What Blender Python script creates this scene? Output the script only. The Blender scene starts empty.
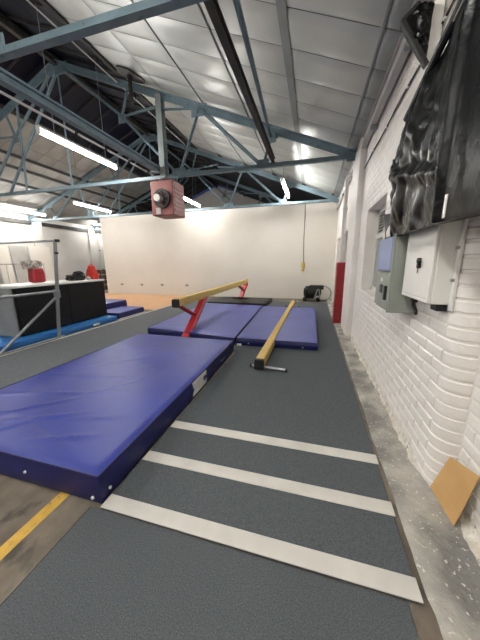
import bpy, bmesh, math, random
from mathutils import Vector, Matrix, noise
random.seed(7)
SC = bpy.context.scene
COL = SC.collection

# ------------------------------------------------------------------ camera
CAM_H = 1.4
YAW, PITCH, ROLL, FPX = 0.27494, 0.21819, -0.00851, 256.4
def cam_axes():
    cy, sy, cp, sp = math.cos(YAW), math.sin(YAW), math.cos(PITCH), math.sin(PITCH)
    f = Vector((-sy * cp, cy * cp, -sp)); r = Vector((cy, sy, 0)); u = r.cross(f)
    c, s = math.cos(ROLL), math.sin(ROLL)
    return r * c + u * s, u * c - r * s, f
_r, _u, _f = cam_axes()
cam_data = bpy.data.cameras.new('camera')
cam_data.sensor_fit = 'HORIZONTAL'; cam_data.sensor_width = 36.0
cam_data.lens = FPX / 480 * 36.0
cam_data.clip_start = 0.02; cam_data.clip_end = 200
cam = bpy.data.objects.new('camera', cam_data); COL.objects.link(cam)
cam.matrix_world = Matrix(((_r.x, _u.x, -_f.x, 0), (_r.y, _u.y, -_f.y, 0), (_r.z, _u.z, -_f.z, CAM_H), (0, 0, 0, 1)))
SC.camera = cam

# ------------------------------------------------------------------ world (night sky), exposure
w = bpy.data.worlds.new('night'); SC.world = w; w.use_nodes = True
w.node_tree.nodes['Background'].inputs[0].default_value = (0.012, 0.016, 0.04, 1)
w.node_tree.nodes['Background'].inputs[1].default_value = 0.5
SC.view_settings.view_transform = 'Standard'
SC.view_settings.look = 'None'
SC.view_settings.gamma = 1.0
SC.view_settings.use_curve_mapping = False
SC.view_settings.exposure = 1.82
TUBE_STRENGTH = 40.5
TUBE_COLOR = (1.0, 0.985, 0.955, 1)

# ------------------------------------------------------------------ materials
def S(c):   # sRGB 0-255 -> linear
    return tuple(((v / 255) / 12.92 if v / 255 <= 0.04045 else ((v / 255 + 0.055) / 1.055) ** 2.4) for v in c) + (1,)
def mat(name, c, rough=0.6, c2=None, nscale=8.0, detail=4.0, bump=0.0, bscale=None, metal=0.0, lo=0.35, hi=0.65, coat=0.0,
        stretch=None, spec=0.5, c3=None, n3=40.0, t3=(0.62, 0.7), rvar=0.0, bdist=0.01):
    m = bpy.data.materials.new(name); m.use_nodes = True
    nt = m.node_tree; N = nt.nodes; L = nt.links
    b = N['Principled BSDF']
    b.inputs['Roughness'].default_value = rough; b.inputs['Metallic'].default_value = metal
    b.inputs['Specular IOR Level'].default_value = spec
    b.inputs['Coat Weight'].default_value = coat
    tc = N.new('ShaderNodeTexCoord'); src = tc.outputs['Object']
    if stretch:
        mp = N.new('ShaderNodeMapping'); mp.inputs['Scale'].default_value = stretch
        L.new(src, mp.inputs[0]); src = mp.outputs[0]
    col = None
    if c2 is not None:
        n = N.new('ShaderNodeTexNoise'); n.inputs['Scale'].default_value = nscale; n.inputs['Detail'].default_value = detail
        L.new(src, n.inputs['Vector'])
        r = N.new('ShaderNodeValToRGB'); r.color_ramp.elements[0].position = lo; r.color_ramp.elements[1].position = hi
        r.color_ramp.elements[0].color = S(c); r.color_ramp.elements[1].color = S(c2)
        L.new(n.outputs['Fac'], r.inputs[0]); col = r.outputs[0]
        if rvar:
            mr = N.new('ShaderNodeMapRange'); mr.inputs[3].default_value = rough - rvar; mr.inputs[4].default_value = rough + rvar
            L.new(n.outputs['Fac'], mr.inputs[0]); L.new(mr.outputs[0], b.inputs['Roughness'])
    if c3 is not None:
        n = N.new('ShaderNodeTexNoise'); n.inputs['Scale'].default_value = n3; n.inputs['Detail'].default_value = 3
        L.new(src, n.inputs['Vector'])
        r = N.new('ShaderNodeValToRGB'); r.color_ramp.elements[0].position = t3[0]; r.color_ramp.elements[1].position = t3[1]
        r.color_ramp.elements[0].color = (0, 0, 0, 1); r.color_ramp.elements[1].color = (1, 1, 1, 1)
        L.new(n.outputs['Fac'], r.inputs[0])
        mx = N.new('ShaderNodeMix'); mx.data_type = 'RGBA'
        L.new(r.outputs[0], mx.inputs[0])
        if col: L.new(col, mx.inputs[6])
        else: mx.inputs[6].default_value = S(c)
        mx.inputs[7].default_value = S(c3); col = mx.outputs[2]
    if col: L.new(col, b.inputs['Base Color'])
    else: b.inputs['Base Color'].default_value = S(c)
    if bump:
        n = N.new('ShaderNodeTexNoise'); n.inputs['Scale'].default_value = bscale or nscale * 3; n.inputs['Detail'].default_value = 5
        L.new(src, n.inputs['Vector'])
        bp = N.new('ShaderNodeBump'); bp.inputs['Strength'].default_value = bump; bp.inputs['Distance'].default_value = bdist
        L.new(n.outputs['Fac'], bp.inputs['Height']); L.new(bp.outputs[0], b.inputs['Normal'])
    return m
def emit(name, c, s):
    m = bpy.data.materials.new(name); m.use_nodes = True
    b = m.node_tree.nodes['Principled BSDF']; b.inputs['Base Color'].default_value = c
    b.inputs['Emission Color'].default_value = c; b.inputs['Emission Strength'].default_value = s
    return m

M = {}
M['concrete'] = mat('concrete floor', (92, 83, 72), 0.8, (130, 119, 105), 3.5, 10, stretch=(1.3, .9, 1), bump=0.25, bscale=45, c3=(72, 66, 59), n3=6, t3=(0.55, 0.68))
M['plinth'] = mat('rough concrete plinth', (122, 120, 115), 0.75, (192, 186, 175), 3.2, 10, bump=0.9, bscale=30, c3=(206, 200, 191), n3=48, t3=(0.63, 0.67), lo=.4, hi=.68, bdist=0.02)
M['carpet'] = mat('charcoal carpet', (70, 74, 77), 0.95, (104, 108, 111), 190, 4, bump=0.5, bscale=420, spec=0.15, lo=0.3, hi=0.7)
M['carpet_l'] = mat('grey carpet', (92, 95, 97), 0.95, (106, 109, 111), 30, 4, bump=0.4, bscale=300, spec=0.2)
M['stripe'] = mat('pale strip', (196, 192, 184), 0.8, (208, 204, 196), 5, 5, bump=0.1, bscale=200)
M['yellow_line'] = mat('yellow floor paint', (188, 150, 62), 0.7, (206, 166, 70), 12, 6, c3=(120, 105, 80), n3=30, t3=(0.6, 0.75))
M['paint'] = mat('white wall paint', (226, 220, 213), 0.5, (234, 229, 223), 3, 6, bump=0.22, bscale=55)
M['paint_brick'] = mat('white painted brick', (228, 222, 215), 0.45, (236, 231, 225), 5, 6, bump=0.25, bscale=38)
M['plaster'] = mat('crumbling white plaster', (226, 220, 210), 0.7, (196, 186, 168), 14, 8, bump=0.8, bscale=40, bdist=0.02, c3=(160, 154, 146), n3=30, t3=(.6, .68))
M['partition'] = mat('cream white partition', (222, 216, 205), 0.6, (229, 223, 213), 0.8, 4, bump=0.03, bscale=60)
M['leftwall'] = mat('old white wall', (212, 208, 201), 0.7, (224, 220, 214), 1.5, 5, bump=0.1, bscale=20)
M['timber'] = mat('pale timber floor', (196, 150, 110), 0.55, (212, 168, 128), 6, 4, stretch=(0.3, 4, 1))
M['panel'] = mat('foil faced ceiling panel', (172, 175, 171), 0.38, (184, 187, 182), 1.3, 3, bump=0.02, bscale=2.5, spec=0.6, metal=0.2, rvar=0.04)
M['panel_l'] = mat('white ceiling panel', (146, 145, 140), 0.55, (162, 161, 156), 1.2, 4, bump=0.05, bscale=4)
M['panel_dark'] = mat('grey ceiling edge panel', (132, 135, 133), 0.45, (142, 145, 143), 2, 4, metal=0.2)
M['seam'] = mat('grey seam tape', (116, 119, 117), 0.5, (128, 131, 129), 3, 4)
M['felt'] = mat('dark roof felt', (26, 27, 32), 0.8, (36, 37, 42), 4, 4)
M['backing'] = mat('roof backing', (96, 96, 94), 0.8)
M['glass'] = mat('dark night glass', (14, 15, 27), 0.3, (20, 21, 34), 2, 4, spec=0.12)
M['glass_w'] = mat('obscured window glass', (138, 142, 138), 0.25, (152, 156, 152), 3, 4)
M['steel'] = mat('blue grey painted steel', (98, 117, 126), 0.5, (114, 133, 141), 4, 6, bump=0.05, bscale=30, c3=(78, 92, 98), n3=14, t3=(0.6, 0.75))
M['steel_lt'] = mat('pale grey painted steel', (122, 130, 130), 0.5, (138, 145, 144), 4, 5)
M['steel_dk'] = mat('dark brown steel', (48, 46, 44), 0.6, (62, 60, 57), 6, 5, bump=0.05, bscale=40)
M['conduit'] = mat('white conduit', (196, 194, 190), 0.4)
M['white_metal'] = mat('white enamel', (222, 220, 214), 0.35)
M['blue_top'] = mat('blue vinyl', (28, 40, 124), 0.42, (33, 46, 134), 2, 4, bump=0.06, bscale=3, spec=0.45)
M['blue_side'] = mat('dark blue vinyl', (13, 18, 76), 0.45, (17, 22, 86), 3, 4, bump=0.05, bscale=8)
M['blue_far'] = mat('periwinkle vinyl', (58, 68, 146), 0.40, (68, 78, 156), 1.5, 4, bump=0.05, bscale=3)
M['cyan_blue'] = mat('bright blue vinyl', (26, 94, 158), 0.45, (32, 104, 168), 3, 4)
M['black_vinyl'] = mat('black vinyl', (10, 10, 11), 0.45, (15, 15, 16), 3, 4, spec=0.3, bump=0.1, bscale=6)
M['grey_vinyl'] = mat('grey vinyl', (122, 123, 122), 0.6, (134, 135, 133), 3, 4)
M['tarp'] = mat('black plastic sheet', (6, 6, 7), 0.28, (9, 9, 10), 4, 4, bump=0.3, bscale=12, spec=0.15, bdist=0.02, rvar=0.06)
M['suede'] = mat('tan suede', (196, 168, 104), 0.85, (206, 179, 116), 12, 4, spec=0.2)
M['red'] = mat('red painted steel', (172, 34, 44), 0.4, (186, 42, 52), 5, 4)
M['red_pad'] = mat('dark red vinyl', (138, 16, 28), 0.45, (152, 22, 34), 4, 4, bump=0.05, bscale=6)
M['red_cloth'] = mat('red cloth', (178, 42, 34), 0.85, (202, 58, 46), 6, 4, bump=0.3, bscale=14)
M['heater'] = mat('dusty red enamel', (136, 74, 70), 0.5, (152, 90, 84), 4, 4)
M['black'] = mat('black plastic', (16, 16, 17), 0.5)
M['rubber'] = mat('black rubber', (26, 26, 27), 0.8)
M['chrome'] = mat('galvanised steel', (168, 170, 170), 0.3, metal=0.8)
M['tube_metal'] = mat('grey tube', (150, 152, 152), 0.35, metal=0.4)
M['cab_white'] = mat('cream enamel', (224, 222, 215), 0.4, (230, 228, 222), 4, 4)
M['cab_grey'] = mat('grey green enamel', (132, 136, 128), 0.45, (142, 146, 138), 5, 4)
M['cab_blue'] = mat('pale blue plastic', (128, 138, 172), 0.5, (138, 148, 182), 5, 4)
M['card'] = mat('cardboard', (190, 150, 96), 0.85, (200, 160, 106), 6, 4, bump=0.05, bscale=60)
M['card_edge'] = mat('cardboard edge', (150, 116, 74), 0.9, (176, 140, 92), 60, 2)
M['sticker'] = mat('printed sticker', (206, 206, 206), 0.6, c3=(120, 122, 130), n3=90, t3=(0.66, 0.7), stretch=(1, 0.25, 1.2))
M['pattern'] = mat('patterned cloth', (200, 192, 184), 0.8, (120, 108, 104), 18, 2)
M['yellow'] = mat('yellow plastic', (204, 172, 84), 0.5)
M['brown'] = mat('brown wood', (92, 70, 56), 0.7, (112, 88, 70), 8, 4)
M['board'] = mat('grey board', (178, 174, 168), 0.6, (186, 182, 176), 3, 4)
M['tube'] = emit('lit fluorescent tube', TUBE_COLOR, TUBE_STRENGTH)

# ------------------------------------------------------------------ mesh builder
class MB:
    def __init__(s): s.v = []; s.f = []
    def add(s, vs, fs):
        o = len(s.v); s.v += [Vector(p) for p in vs]; s.f += [tuple(i + o for i in f) for f in fs]; return s
    def box(s, a, b):
        (x0, y0, z0), (x1, y1, z1) = a, b
        return s.add([(x0, y0, z0), (x1, y0, z0), (x1, y1, z0), (x0, y1, z0), (x0, y0, z1), (x1, y0, z1), (x1, y1, z1), (x0, y1, z1)],
                     [(0, 3, 2, 1), (4, 5, 6, 7), (0, 1, 5, 4), (1, 2, 6, 5), (2, 3, 7, 6), (3, 0, 4, 7)])
    def cbox(s, a, b, c=0.01, seg=2):
        bm = bmesh.new(); bmesh.ops.create_cube(bm, size=1)
        d = [max(1e-4, b[i] - a[i]) for i in range(3)]
        for v in bm.verts: v.co = Vector([a[i] + d[i] * (v.co[i] + .5) for i in range(3)])
        bmesh.ops.bevel(bm, geom=bm.edges[:], offset=min(c, min(d) * .45), segments=seg, affect='EDGES', profile=.5)
        bm.verts.index_update()
        s.add([v.co.copy() for v in bm.verts], [[v.index for v in f.verts] for f in bm.faces]); bm.free(); return s
    def frame(s, p0, p1, up=(0, 0, 1)):
        d = (Vector(p1) - Vector(p0)).normalized(); up = Vector(up)
        if abs(d.dot(up)) > .97: up = Vector((0, 1, 0))
        a = d.cross(up).normalized(); return d, a, a.cross(d).normalized()
    def prof(s, p0, p1, pts, up=(0, 0, 1)):      # extrude a 2-D outline from p0 to p1
        d, a, u = s.frame(p0, p1, up); n = len(pts); vs = []
        for p in (p0, p1): vs += [Vector(p) + a * q[0] + u * q[1] for q in pts]
        fs = [(i, (i + 1) % n, n + (i + 1) % n, n + i) for i in range(n)] + [tuple(range(n - 1, -1, -1)), tuple(range(n, 2 * n))]
        return s.add(vs, fs)
    def bar(s, p0, p1, w, h, up=(0, 0, 1)):
        c = min(w, h) * .14; x, y = w / 2, h / 2
        return s.prof(p0, p1, [(-x + c, -y), (x - c, -y), (x, -y + c), (x, y - c), (x - c, y), (-x + c, y), (-x, y - c), (-x, -y + c)], up)
    def angle(s, p0, p1, w, h, t, up=(0, 0, 1)):  # back-to-back steel angles: a T section
        return s.prof(p0, p1, [(-w / 2, h / 2), (-w / 2, h / 2 - t), (-t / 2, h / 2 - t), (-t / 2, -h / 2), (t / 2, -h / 2), (t / 2, h / 2 - t), (w / 2, h / 2 - t), (w / 2, h / 2)], up)
    def ibeam(s, p0, p1, w, h, t, up=(0, 0, 1)):
        x, y = w / 2, h / 2; q = t / 2
        return s.prof(p0, p1, [(-x, -y), (x, -y), (x, -y + t), (q, -y + t), (q, y - t), (x, y - t), (x, y), (-x, y), (-x, y - t), (-q, y - t), (-q, -y + t), (-x, -y + t)], up)
    def cyl(s, p0, p1, r, n=12, r1=None):
        r1 = r if r1 is None else r1
        d, a, u = s.frame(p0, p1); vs = []
        for p, rr in ((p0, r), (p1, r1)):
            vs += [Vector(p) + (a * math.cos(2 * math.pi * i / n) + u * math.sin(2 * math.pi * i / n)) * rr for i in range(n)]
        return s.add(vs, [(i, (i + 1) % n, n + (i + 1) % n, n + i) for i in range(n)] + [tuple(range(n - 1, -1, -1)), tuple(range(n, 2 * n))])
    def tube(s, pts, r, n=8):
        for a, b in zip(pts[:-1], pts[1:]): s.cyl(a, b, r, n)
        return s
    def ring(s, c, axis, r0, r1, h, n=20):        # short thick pipe
        c = Vector(c); ax = Vector(axis).normalized(); d, a, u = s.frame(c, c + ax); vs = []
        for (rr, t) in ((r0, 0), (r1, 0), (r1, h), (r0, h)):
            vs += [c + ax * t + (a * math.cos(2 * math.pi * i / n) + u * math.sin(2 * math.pi * i / n)) * rr for i in range(n)]
        fs = []
        for k in range(4):
            for i in range(n):
                fs.append((k * n + i, k * n + (i + 1) % n, ((k + 1) % 4) * n + (i + 1) % n, ((k + 1) % 4) * n + i))
        return s.add(vs, fs)
    def mesh(s, name, m, smooth=False, off=(0, 0, 0)):
        me = bpy.data.meshes.new(name); o = Vector(off)
        me.from_pydata([tuple(v - o) for v in s.v], [], s.f); me.materials.append(M[m]); me.update()
        bm = bmesh.new(); bm.from_mesh(me); bmesh.ops.recalc_face_normals(bm, faces=bm.faces[:]); bm.to_mesh(me); bm.free()
        if smooth:
            for p in me.polygons: p.use_smooth = True
            try: me.set_sharp_from_angle(angle=math.radians(38))
            except Exception: pass
        return me
    def build(s, name, m, parent=None, smooth=False):
        off = parent.get('_w', (0, 0, 0)) if parent else (0, 0, 0)
        o = bpy.data.objects.new(name, s.mesh(name, m, smooth, off)); COL.objects.link(o)
        if parent:
            o.parent = parent; o['_w'] = list(off)
        return o
def tag(o, label=None, cat=None, group=None, kind=None):
    if label: o['label'] = label
    if cat: o['category'] = cat
    if group: o['group'] = group
    if kind: o['kind'] = kind
    return o
def thing(name, loc, label, cat, group=None):     # an Empty at the base; parts are given in world coordinates
    o = bpy.data.objects.new(name, None); COL.objects.link(o); o.location = loc; o['_w'] = list(loc)
    o.empty_display_size = .1
    return tag(o, label, cat, group)
def copy_tree(o, parent=None):
    c = o.copy(); COL.objects.link(c)
    if parent: c.parent = parent
    for ch in [x for x in bpy.data.objects if x.parent == o]: copy_tree(ch, c)
    return c
def mesh_obj(name, me, parent=None):
    o = bpy.data.objects.new(name, me); COL.objects.link(o)
    if parent: o.parent = parent
    return o
def gauss(x): return math.exp(-x * x)

# ================================================================== SETTING
WX, NX, STEP = 0.75, 0.862, 1.57        # right wall face, nearer recessed face, where it steps
LX = -12.7                              # left wall
PY = 10.35                              # white partition
Y0, Y1 = -3.2, 16.6
EZ, SL, RX = 3.45, 0.395, -6.1          # eave height, roof slope, ridge x
def zr(x): return EZ + SL * (.8 - x)
RZ = zr(RX)
def zl(x): return RZ - SL * (RX - x)

fl = MB().box((LX - .3, Y0 - .3, -.2), (1.2, Y1 + .3, 0)).build('floor', 'concrete'); tag(fl, 'bare worn concrete floor of the hall', kind='structure')

# rough concrete plinth strip along the right wall
def plinth():
    b = MB(); ys = [Y0 + .04 + i * .05 for i in range(int((PY - Y0) / .05))]
    n = 12; vs = []; fs = []
    for y in ys:
        x1 = (NX if y < STEP else WX) + .01
        x0 = .525 + .012 * noise.noise((y * 2.2, 0, 3)) + (.0 if y > .95 else .01)
        for k in range(n):
            t = k / (n - 1); x = x0 + (x1 - x0) * t
            lump = .010 * noise.noise((x * 9, y * 7, 1)) + .006 * noise.noise((x * 26, y * 22, 5))
            edge = min(1, t / .12)
            up = .03 * gauss((1 - t) / .22) * (0.55 + .5 * noise.noise((y * 1.7, 4, 2)))
            z = .002 + edge * (.016 + lump + max(0, up)) if k else -.01
            vs.append((x, y, max(z, -.01)))
    for i in range(len(ys) - 1):
        for k in range(n - 1): fs.append((i * n + k, i * n + k + 1, (i + 1) * n + k + 1, (i + 1) * n + k))
    b.add(vs, fs); return b
tag(plinth().build('trim_1', 'plinth', smooth=True), 'rough concrete strip with white paint spatter along the right wall', kind='structure')

# --- right wall: core with window openings, bricks as pieces
WIN = [(3.42, 4.52, 0.97, 2.16), (6.75, 7.85, 0.97, 2.16), (8.7, 9.7, .97, 2.16)]
TOPZ = 3.42
core = MB(); CXF, CXN = WX + .003, NX + .003
core.box((CXN, Y0, 0), (1.12, STEP + .05, TOPZ))
edges = [STEP + .20] + [v for w_ in WIN for v in w_[:2]] + [Y1]
for i in range(0, len(edges), 2): core.box((CXF, edges[i], 0), (1.12, edges[i + 1], TOPZ))
for (a, b_, c, d) in WIN:
    core.box((CXF, a, 0), (1.12, b_, c)); core.box((CXF, a, d), (1.12, b_, TOPZ))
wall_r = core.build('wall_right', 'paint'); tag(wall_r, 'white painted brick wall along the right side', kind='structure')

BL, BH, MJ = 0.225, 0.075, 0.007
def brick_mesh(L_, seed, rnd=False):
    b = MB(); r = random.Random(seed); h = BH - MJ; l = L_ - MJ; p = .0045
    j = lambda: r.uniform(-.0018, .0018)
    # local: y along the wall, z up, face towards -x
    back = [(0.004, 0, 0), (0.004, l, 0), (0.004, l, h), (0.004, 0, h)]
    mid = [(-p + .0035, j(), j()), (-p + .0035, l + j(), j()), (-p + .0035, l + j(), h + j()), (-p + .0035, j(), h + j())]
    c = .010
    fr = [(-p + j() * .6, c, c), (-p + j() * .6, l - c, c), (-p + j() * .6, l - c, h - c), (-p + j() * .6, c, h - c)]
    vs = back + mid + fr; fs = [(8, 9, 10, 11)]
    for a in (0, 4):
        for i in range(4): fs.append((a + i, a + (i + 1) % 4, a + 4 + (i + 1) % 4, a + 4 + i))
    return b.add(vs, fs)
vm = {}
for L_ in (BL, BL / 2):
    vm[L_] = [brick_mesh(L_, k + int(L_ * 1000)).mesh('brick', 'paint_brick') for k in range(5)]
bricks = []      # (x, y, z, L)
def course(x, ya, yb, z, off, holes):
    y = ya - off
    while y < yb - .02:
        a, b_ = max(y, ya), min(y + BL, yb); y += BL
        if b_ - a < .05: continue
        hit = [h for h in holes if a < h[1] and b_ > h[0] and z + BH > h[2] and z < h[3]]
        if hit:
            h = hit[0]
            for (c, d) in ((a, min(b_, h[0])), (max(a, h[1]), b_)):
                if d - c > .05: bricks.append((x, c, z, d - c))
            continue
        bricks.append((x, a, z, b_ - a))
nz = int(TOPZ / BH)
PIER = (5.1, 6.0, 0, 9)
for k in range(nz):
    z = k * BH + .004; off = (k % 2) * BL / 2
    course(CXF, STEP + .115 if k % 2 else STEP + .225, PY - .02, z, 0, WIN + [PIER])
    course(CXN, .12, STEP - .012, z, off, [])
def seen(bk):
    x, y, z, l = bk
    v = Vector((x, y + l / 2, z + .035 - CAM_H)); zc = v.dot(_f)
    if zc < .1: return 0
    px, py = 240 + FPX * v.dot(_r) / zc, 320 - FPX * v.dot(_u) / zc
    if not (-5 < px < 486 and -5 < py < 645): return 0
    if 1.12 < z < 2.35 and y < 2.55: return 0
    return FPX * .075 / zc
bricks.sort(key=lambda b_: -seen(b_))
rest = MB()
for i, (x, y, z, l) in enumerate(bricks):
    if i < 255 and seen((x, y, z, l)) > 0:
        if abs(l - BL) < .004: me = random.choice(vm[BL])
        elif abs(l - BL / 2) < .004: me = random.choice(vm[BL / 2])
        else: me = brick_mesh(l, i).mesh('brick', 'paint_brick')
        o = mesh_obj('brick', me, wall_r); o.location = (x, y, z)
    else:
        bm_ = brick_mesh(l, i); rest.add([v + Vector((x, y, z)) for v in bm_.v], bm_.f)
ro = rest.build('brickwork', 'paint_brick', wall_r); ro['kind'] = 'stuff'
# bullnose corner bricks where the wall steps back
def corner_brick(l):
    b = MB(); h = BH - MJ - .001; R = .10; x0, x1 = WX, NX + .02; pts = [(x1, 0)]
    for i in range(7):
        t = math.pi / 2 * i / 6
        pts.append((x0 + R - R * math.sin(t), R - R * math.cos(t)))
    pts += [(x0, l - MJ), (x1, l - MJ)]
    n = len(pts); c = .008; vs = []
    cx, cy = (x1), l / 2
    for zz, ins in ((0, c), (c, 0), (h - c, 0), (h, c)):
        for (px, py) in pts:
            vs.append((px + (c if ins and px < x1 - .01 else 0), py + (c if ins and py < l * .5 else 0), zz))
    fs = []
    for k in range(3):
        for i in range(n): fs.append((k * n + i, k * n + (i + 1) % n, (k + 1) * n + (i + 1) % n, (k + 1) * n + i))
    fs += [tuple(range(n - 1, -1, -1)), tuple(range(3 * n, 4 * n))]
    return b.add(vs, fs)
cm = [corner_brick(.225).mesh('corner_brick', 'paint_brick', True), corner_brick(.115).mesh('corner_brick', 'paint_brick', True)]
for k in range(nz):
    o = mesh_obj('corner_brick', cm[k % 2], wall_r); o.location = (random.uniform(-.001, .001), STEP - .003 + random.uniform(-.001, .001), k * BH + .004)
# mortar core for the corner
cc = MB(); R = .10; pts = [(1.0, 0)]
for i in range(7):
    t = math.pi / 2 * i / 6; pts.append((WX + .005 + R - R * math.sin(t), R - R * math.cos(t)))
pts += [(WX + .005, .24), (1.0, .24)]
n = len(pts); cc.add([(p[0], STEP + .002 + p[1], zz) for zz in (0, TOPZ) for p in pts], [(i, (i + 1) % n, n + (i + 1) % n, n + i) for i in range(n)])
cc.build('mortar', 'paint', wall_r)
# pier
MB().cbox((.655, 5.1, 0), (WX + .02, 6.0, TOPZ), .02).build('pier', 'paint', wall_r)

def skirt(ya, yb, wx, base, seed):
    vs = []; fs = []; n = int((yb - ya) / .022); K = 8
    for i in range(n + 1):
        y = ya + (yb - ya) * i / n; rmp = min(1, (i + .2) / 8, (n - i + .2) / 8)
        wd = (base + .055 * max(0, noise.noise((y * 2.2, 1, seed)) + .15) + .022 * noise.noise((y * 9, 2, seed)) + .012 * noise.noise((y * 31, 2, seed))); wd = max(.008, wd * rmp)
        hh = (.06 + .05 * noise.noise((y * 3.1, 5, seed))) * rmp
        for k in range(K):
            t = k / (K - 1)
            vs.append((wx - wd * (1 - t) ** 1.4 + .003, y, .010 + .022 * min(1, t * 6) + hh * t * t + .007 * noise.noise((y * 24, t * 6, seed))))
    for i in range(n):
        for k in range(K - 1): fs.append((i * K + k, (i + 1) * K + k, (i + 1) * K + k + 1, i * K + k + 1))
    MB().add(vs, fs).build('plaster_skirt', 'plaster', wall_r, True)
skirt(STEP + .12, 5.1, WX, .025, 8)
skirt(.2, STEP + .02, NX, .05, 3)
# windows of the right wall
def window(idx, a, b_, c, d, label):
    wroot = MB()
    wroot.box((.90, a, c), (.93, a + .06, d)).box((.90, b_ - .06, c), (.93, b_, d)).box((.90, a, c), (.93, b_, c + .06)).box((.90, a, d - .06), (.93, b_, d))
    wroot.box((.895, a, d - .42), (.935, b_, d - .36)).box((.90, (a + b_) / 2 - .025, c), (.93, (a + b_) / 2 + .025, d - .4))
    o = wroot.build('window_%d' % idx, 'white_metal'); tag(o, label, kind='structure')
    for (u, v) in ((a + .06, (a + b_) / 2 - .025), ((a + b_) / 2 + .025, b_ - .06)):
        MB().box((.912, u, c + .06), (.918, v, d - .42)).build('pane', 'glass_w', o)
    MB().box((.922, a + .06, d - .36), (.926, b_ - .06, d - .06)).build('pane', 'glass_w', o)
    for k in range(7):
        z = d - .345 + k * .042
        MB().prof((.91, a + .06, z), (.91, b_ - .06, z), [(-.016, -.012), (-.012, -.014), (.016, .012), (.012, .014)]).build('louvre', 'board', o)
    MB().cbox((WX - .02, a - .03, c - .05), (.93, b_ + .03, c + .004), .008).build('window_sill', 'paint', o)
    return o
window(1, *WIN[0], 'white framed window with louvred top in the brick wall behind the grey switch box')
window(2, *WIN[1], 'white framed window in the brick wall beyond the red padded post')
window(3, *WIN[2], 'farthest white framed window of the brick wall near the partition')

# --- other walls
tag(MB().box((LX - .25, Y0, 0), (LX, Y1, zl(LX) + .02)).build('wall_left', 'leftwall'), 'old white wall on the far left side of the hall', kind='structure')
wall_l = bpy.data.objects['wall_left']
for y in (4.2, 7.0, 9.45, 12.6):
    MB().cbox((LX - .02, y, 0), (LX + .12, y + .45, zl(LX)), .015).build('pilaster', 'leftwall', wall_l)
MB().box((LX - .01, Y0, 3.22), (LX + .1, Y1, 3.38)).build('wall_plate', 'steel_dk', wall_l)
part = MB().cbox((-9.62, PY, 0), (WX + .02, PY + .12, 3.5), .006).build('wall_back', 'partition'); tag(part, 'cream white partition wall across the hall', kind='structure')
def gable(y0, y1, name, label):
    b = MB(); o = [(LX, 0), (1.1, 0), (1.1, zr(1.1)), (RX, RZ), (LX, zl(LX))]
    b.add([(x, y, z) for y in (y0, y1) for (x, z) in o], [(0, 1, 2, 3, 4), (9, 8, 7, 6, 5)] + [(i, (i + 1) % 5, 5 + (i + 1) % 5, 5 + i) for i in range(5)])
    tag(b.build(name, 'leftwall'), label, kind='structure')
gable(Y1, Y1 + .2, 'wall_end', 'end gable wall of the hall beyond the partition')
gable(Y0 - .2, Y0, 'wall_front', 'gable wall behind the viewer')

# --- ceilings: backing sheets, panels, rooflights
GX0, GX1 = -4.3, -8.0
def sheet(xa, xb, za, zb, name, m, label):
    t = .05
    b = MB().add([(xa, Y0, za + .03), (xb, Y0, zb + .03), (xb, Y1, zb + .03), (xa, Y1, za + .03), (xa, Y0, za + t + .03), (xb, Y0, zb + t + .03), (xb, Y1, zb + t + .03), (xa, Y1, za + t + .03)],
                 [(0, 1, 2, 3), (7, 6, 5, 4), (0, 4, 5, 1), (1, 5, 6, 2), (2, 6, 7, 3), (3, 7, 4, 0)])
    o = b.build(name, m); return tag(o, label, kind='structure')
LYL = 12.9
LY = 9.5   # the lining stops here; beyond it the roof is bare dark felt
ceil_r = sheet(1.12, GX0, zr(1.12), zr(GX0), 'ceiling', 'backing', 'right roof slope lined with silvery grey panels')
ceil_l = sheet(GX1, LX - .25, zl(GX1), zl(LX - .25), 'ceiling', 'backing', 'left roof slope lined with white panels')
PH = .54
def panel_mesh(wd, m, seed, bulge):
    b = MB(); n = 8; vs = []; fs = []; r = random.Random(seed); tx, ty = r.uniform(-.004, .004), r.uniform(-.006, .006)
    for i in range(n + 1):
        for j in range(n + 1):
            u, v = i / n - .5, j / n - .5
            e = (1 - (2 * u) ** 4) * (1 - (2 * v) ** 4)
            z = -bulge * (1 - 4 * u * u) * (1 - 4 * v * v) + tx * 2 * u * e + ty * 2 * v * e
            if abs(u) == .5 or abs(v) == .5: z = .012
            vs.append((u * (wd - .012), v * (PH - .010), z))
    for i in range(n):
        for j in range(n): fs.append((i * (n + 1) + j, (i + 1) * (n + 1) + j, (i + 1) * (n + 1) + j + 1, i * (n + 1) + j + 1))
    return b.add(vs, fs).mesh('ceiling_panel', m, True)
ANG = math.atan(SL); CS = math.cos(ANG)
def panels(parent, seams, zf, ang, m, y_from, bulge, y_to):
    for a, b_ in zip(seams[:-1], seams[1:]):
        wd = abs(a - b_) / CS; mm = 'panel_dark' if abs(a - b_) < .4 else m
        ms = [panel_mesh(wd, mm, k, bulge) for k in range(4)]
        xm = (a + b_) / 2; y = y_from; k = 0
        while y < y_to - PH * .5:
            o = mesh_obj('ceiling_panel', ms[random.randrange(4)], parent)
            o.location = (xm, y + PH / 2, zf(xm)); o.rotation_euler = (0, ang, 0); y += PH
panels(ceil_r, [.80, .52, -.45, -1.45, -2.45, -3.4, GX0], zr, ANG, 'panel', 1.62, .005, LY)
panels(ceil_l, [GX1, -9.0, -10.0, -11.0, -12.0, -12.7], zl, -ANG, 'panel_l', 3.24, .006, LYL)
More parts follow.
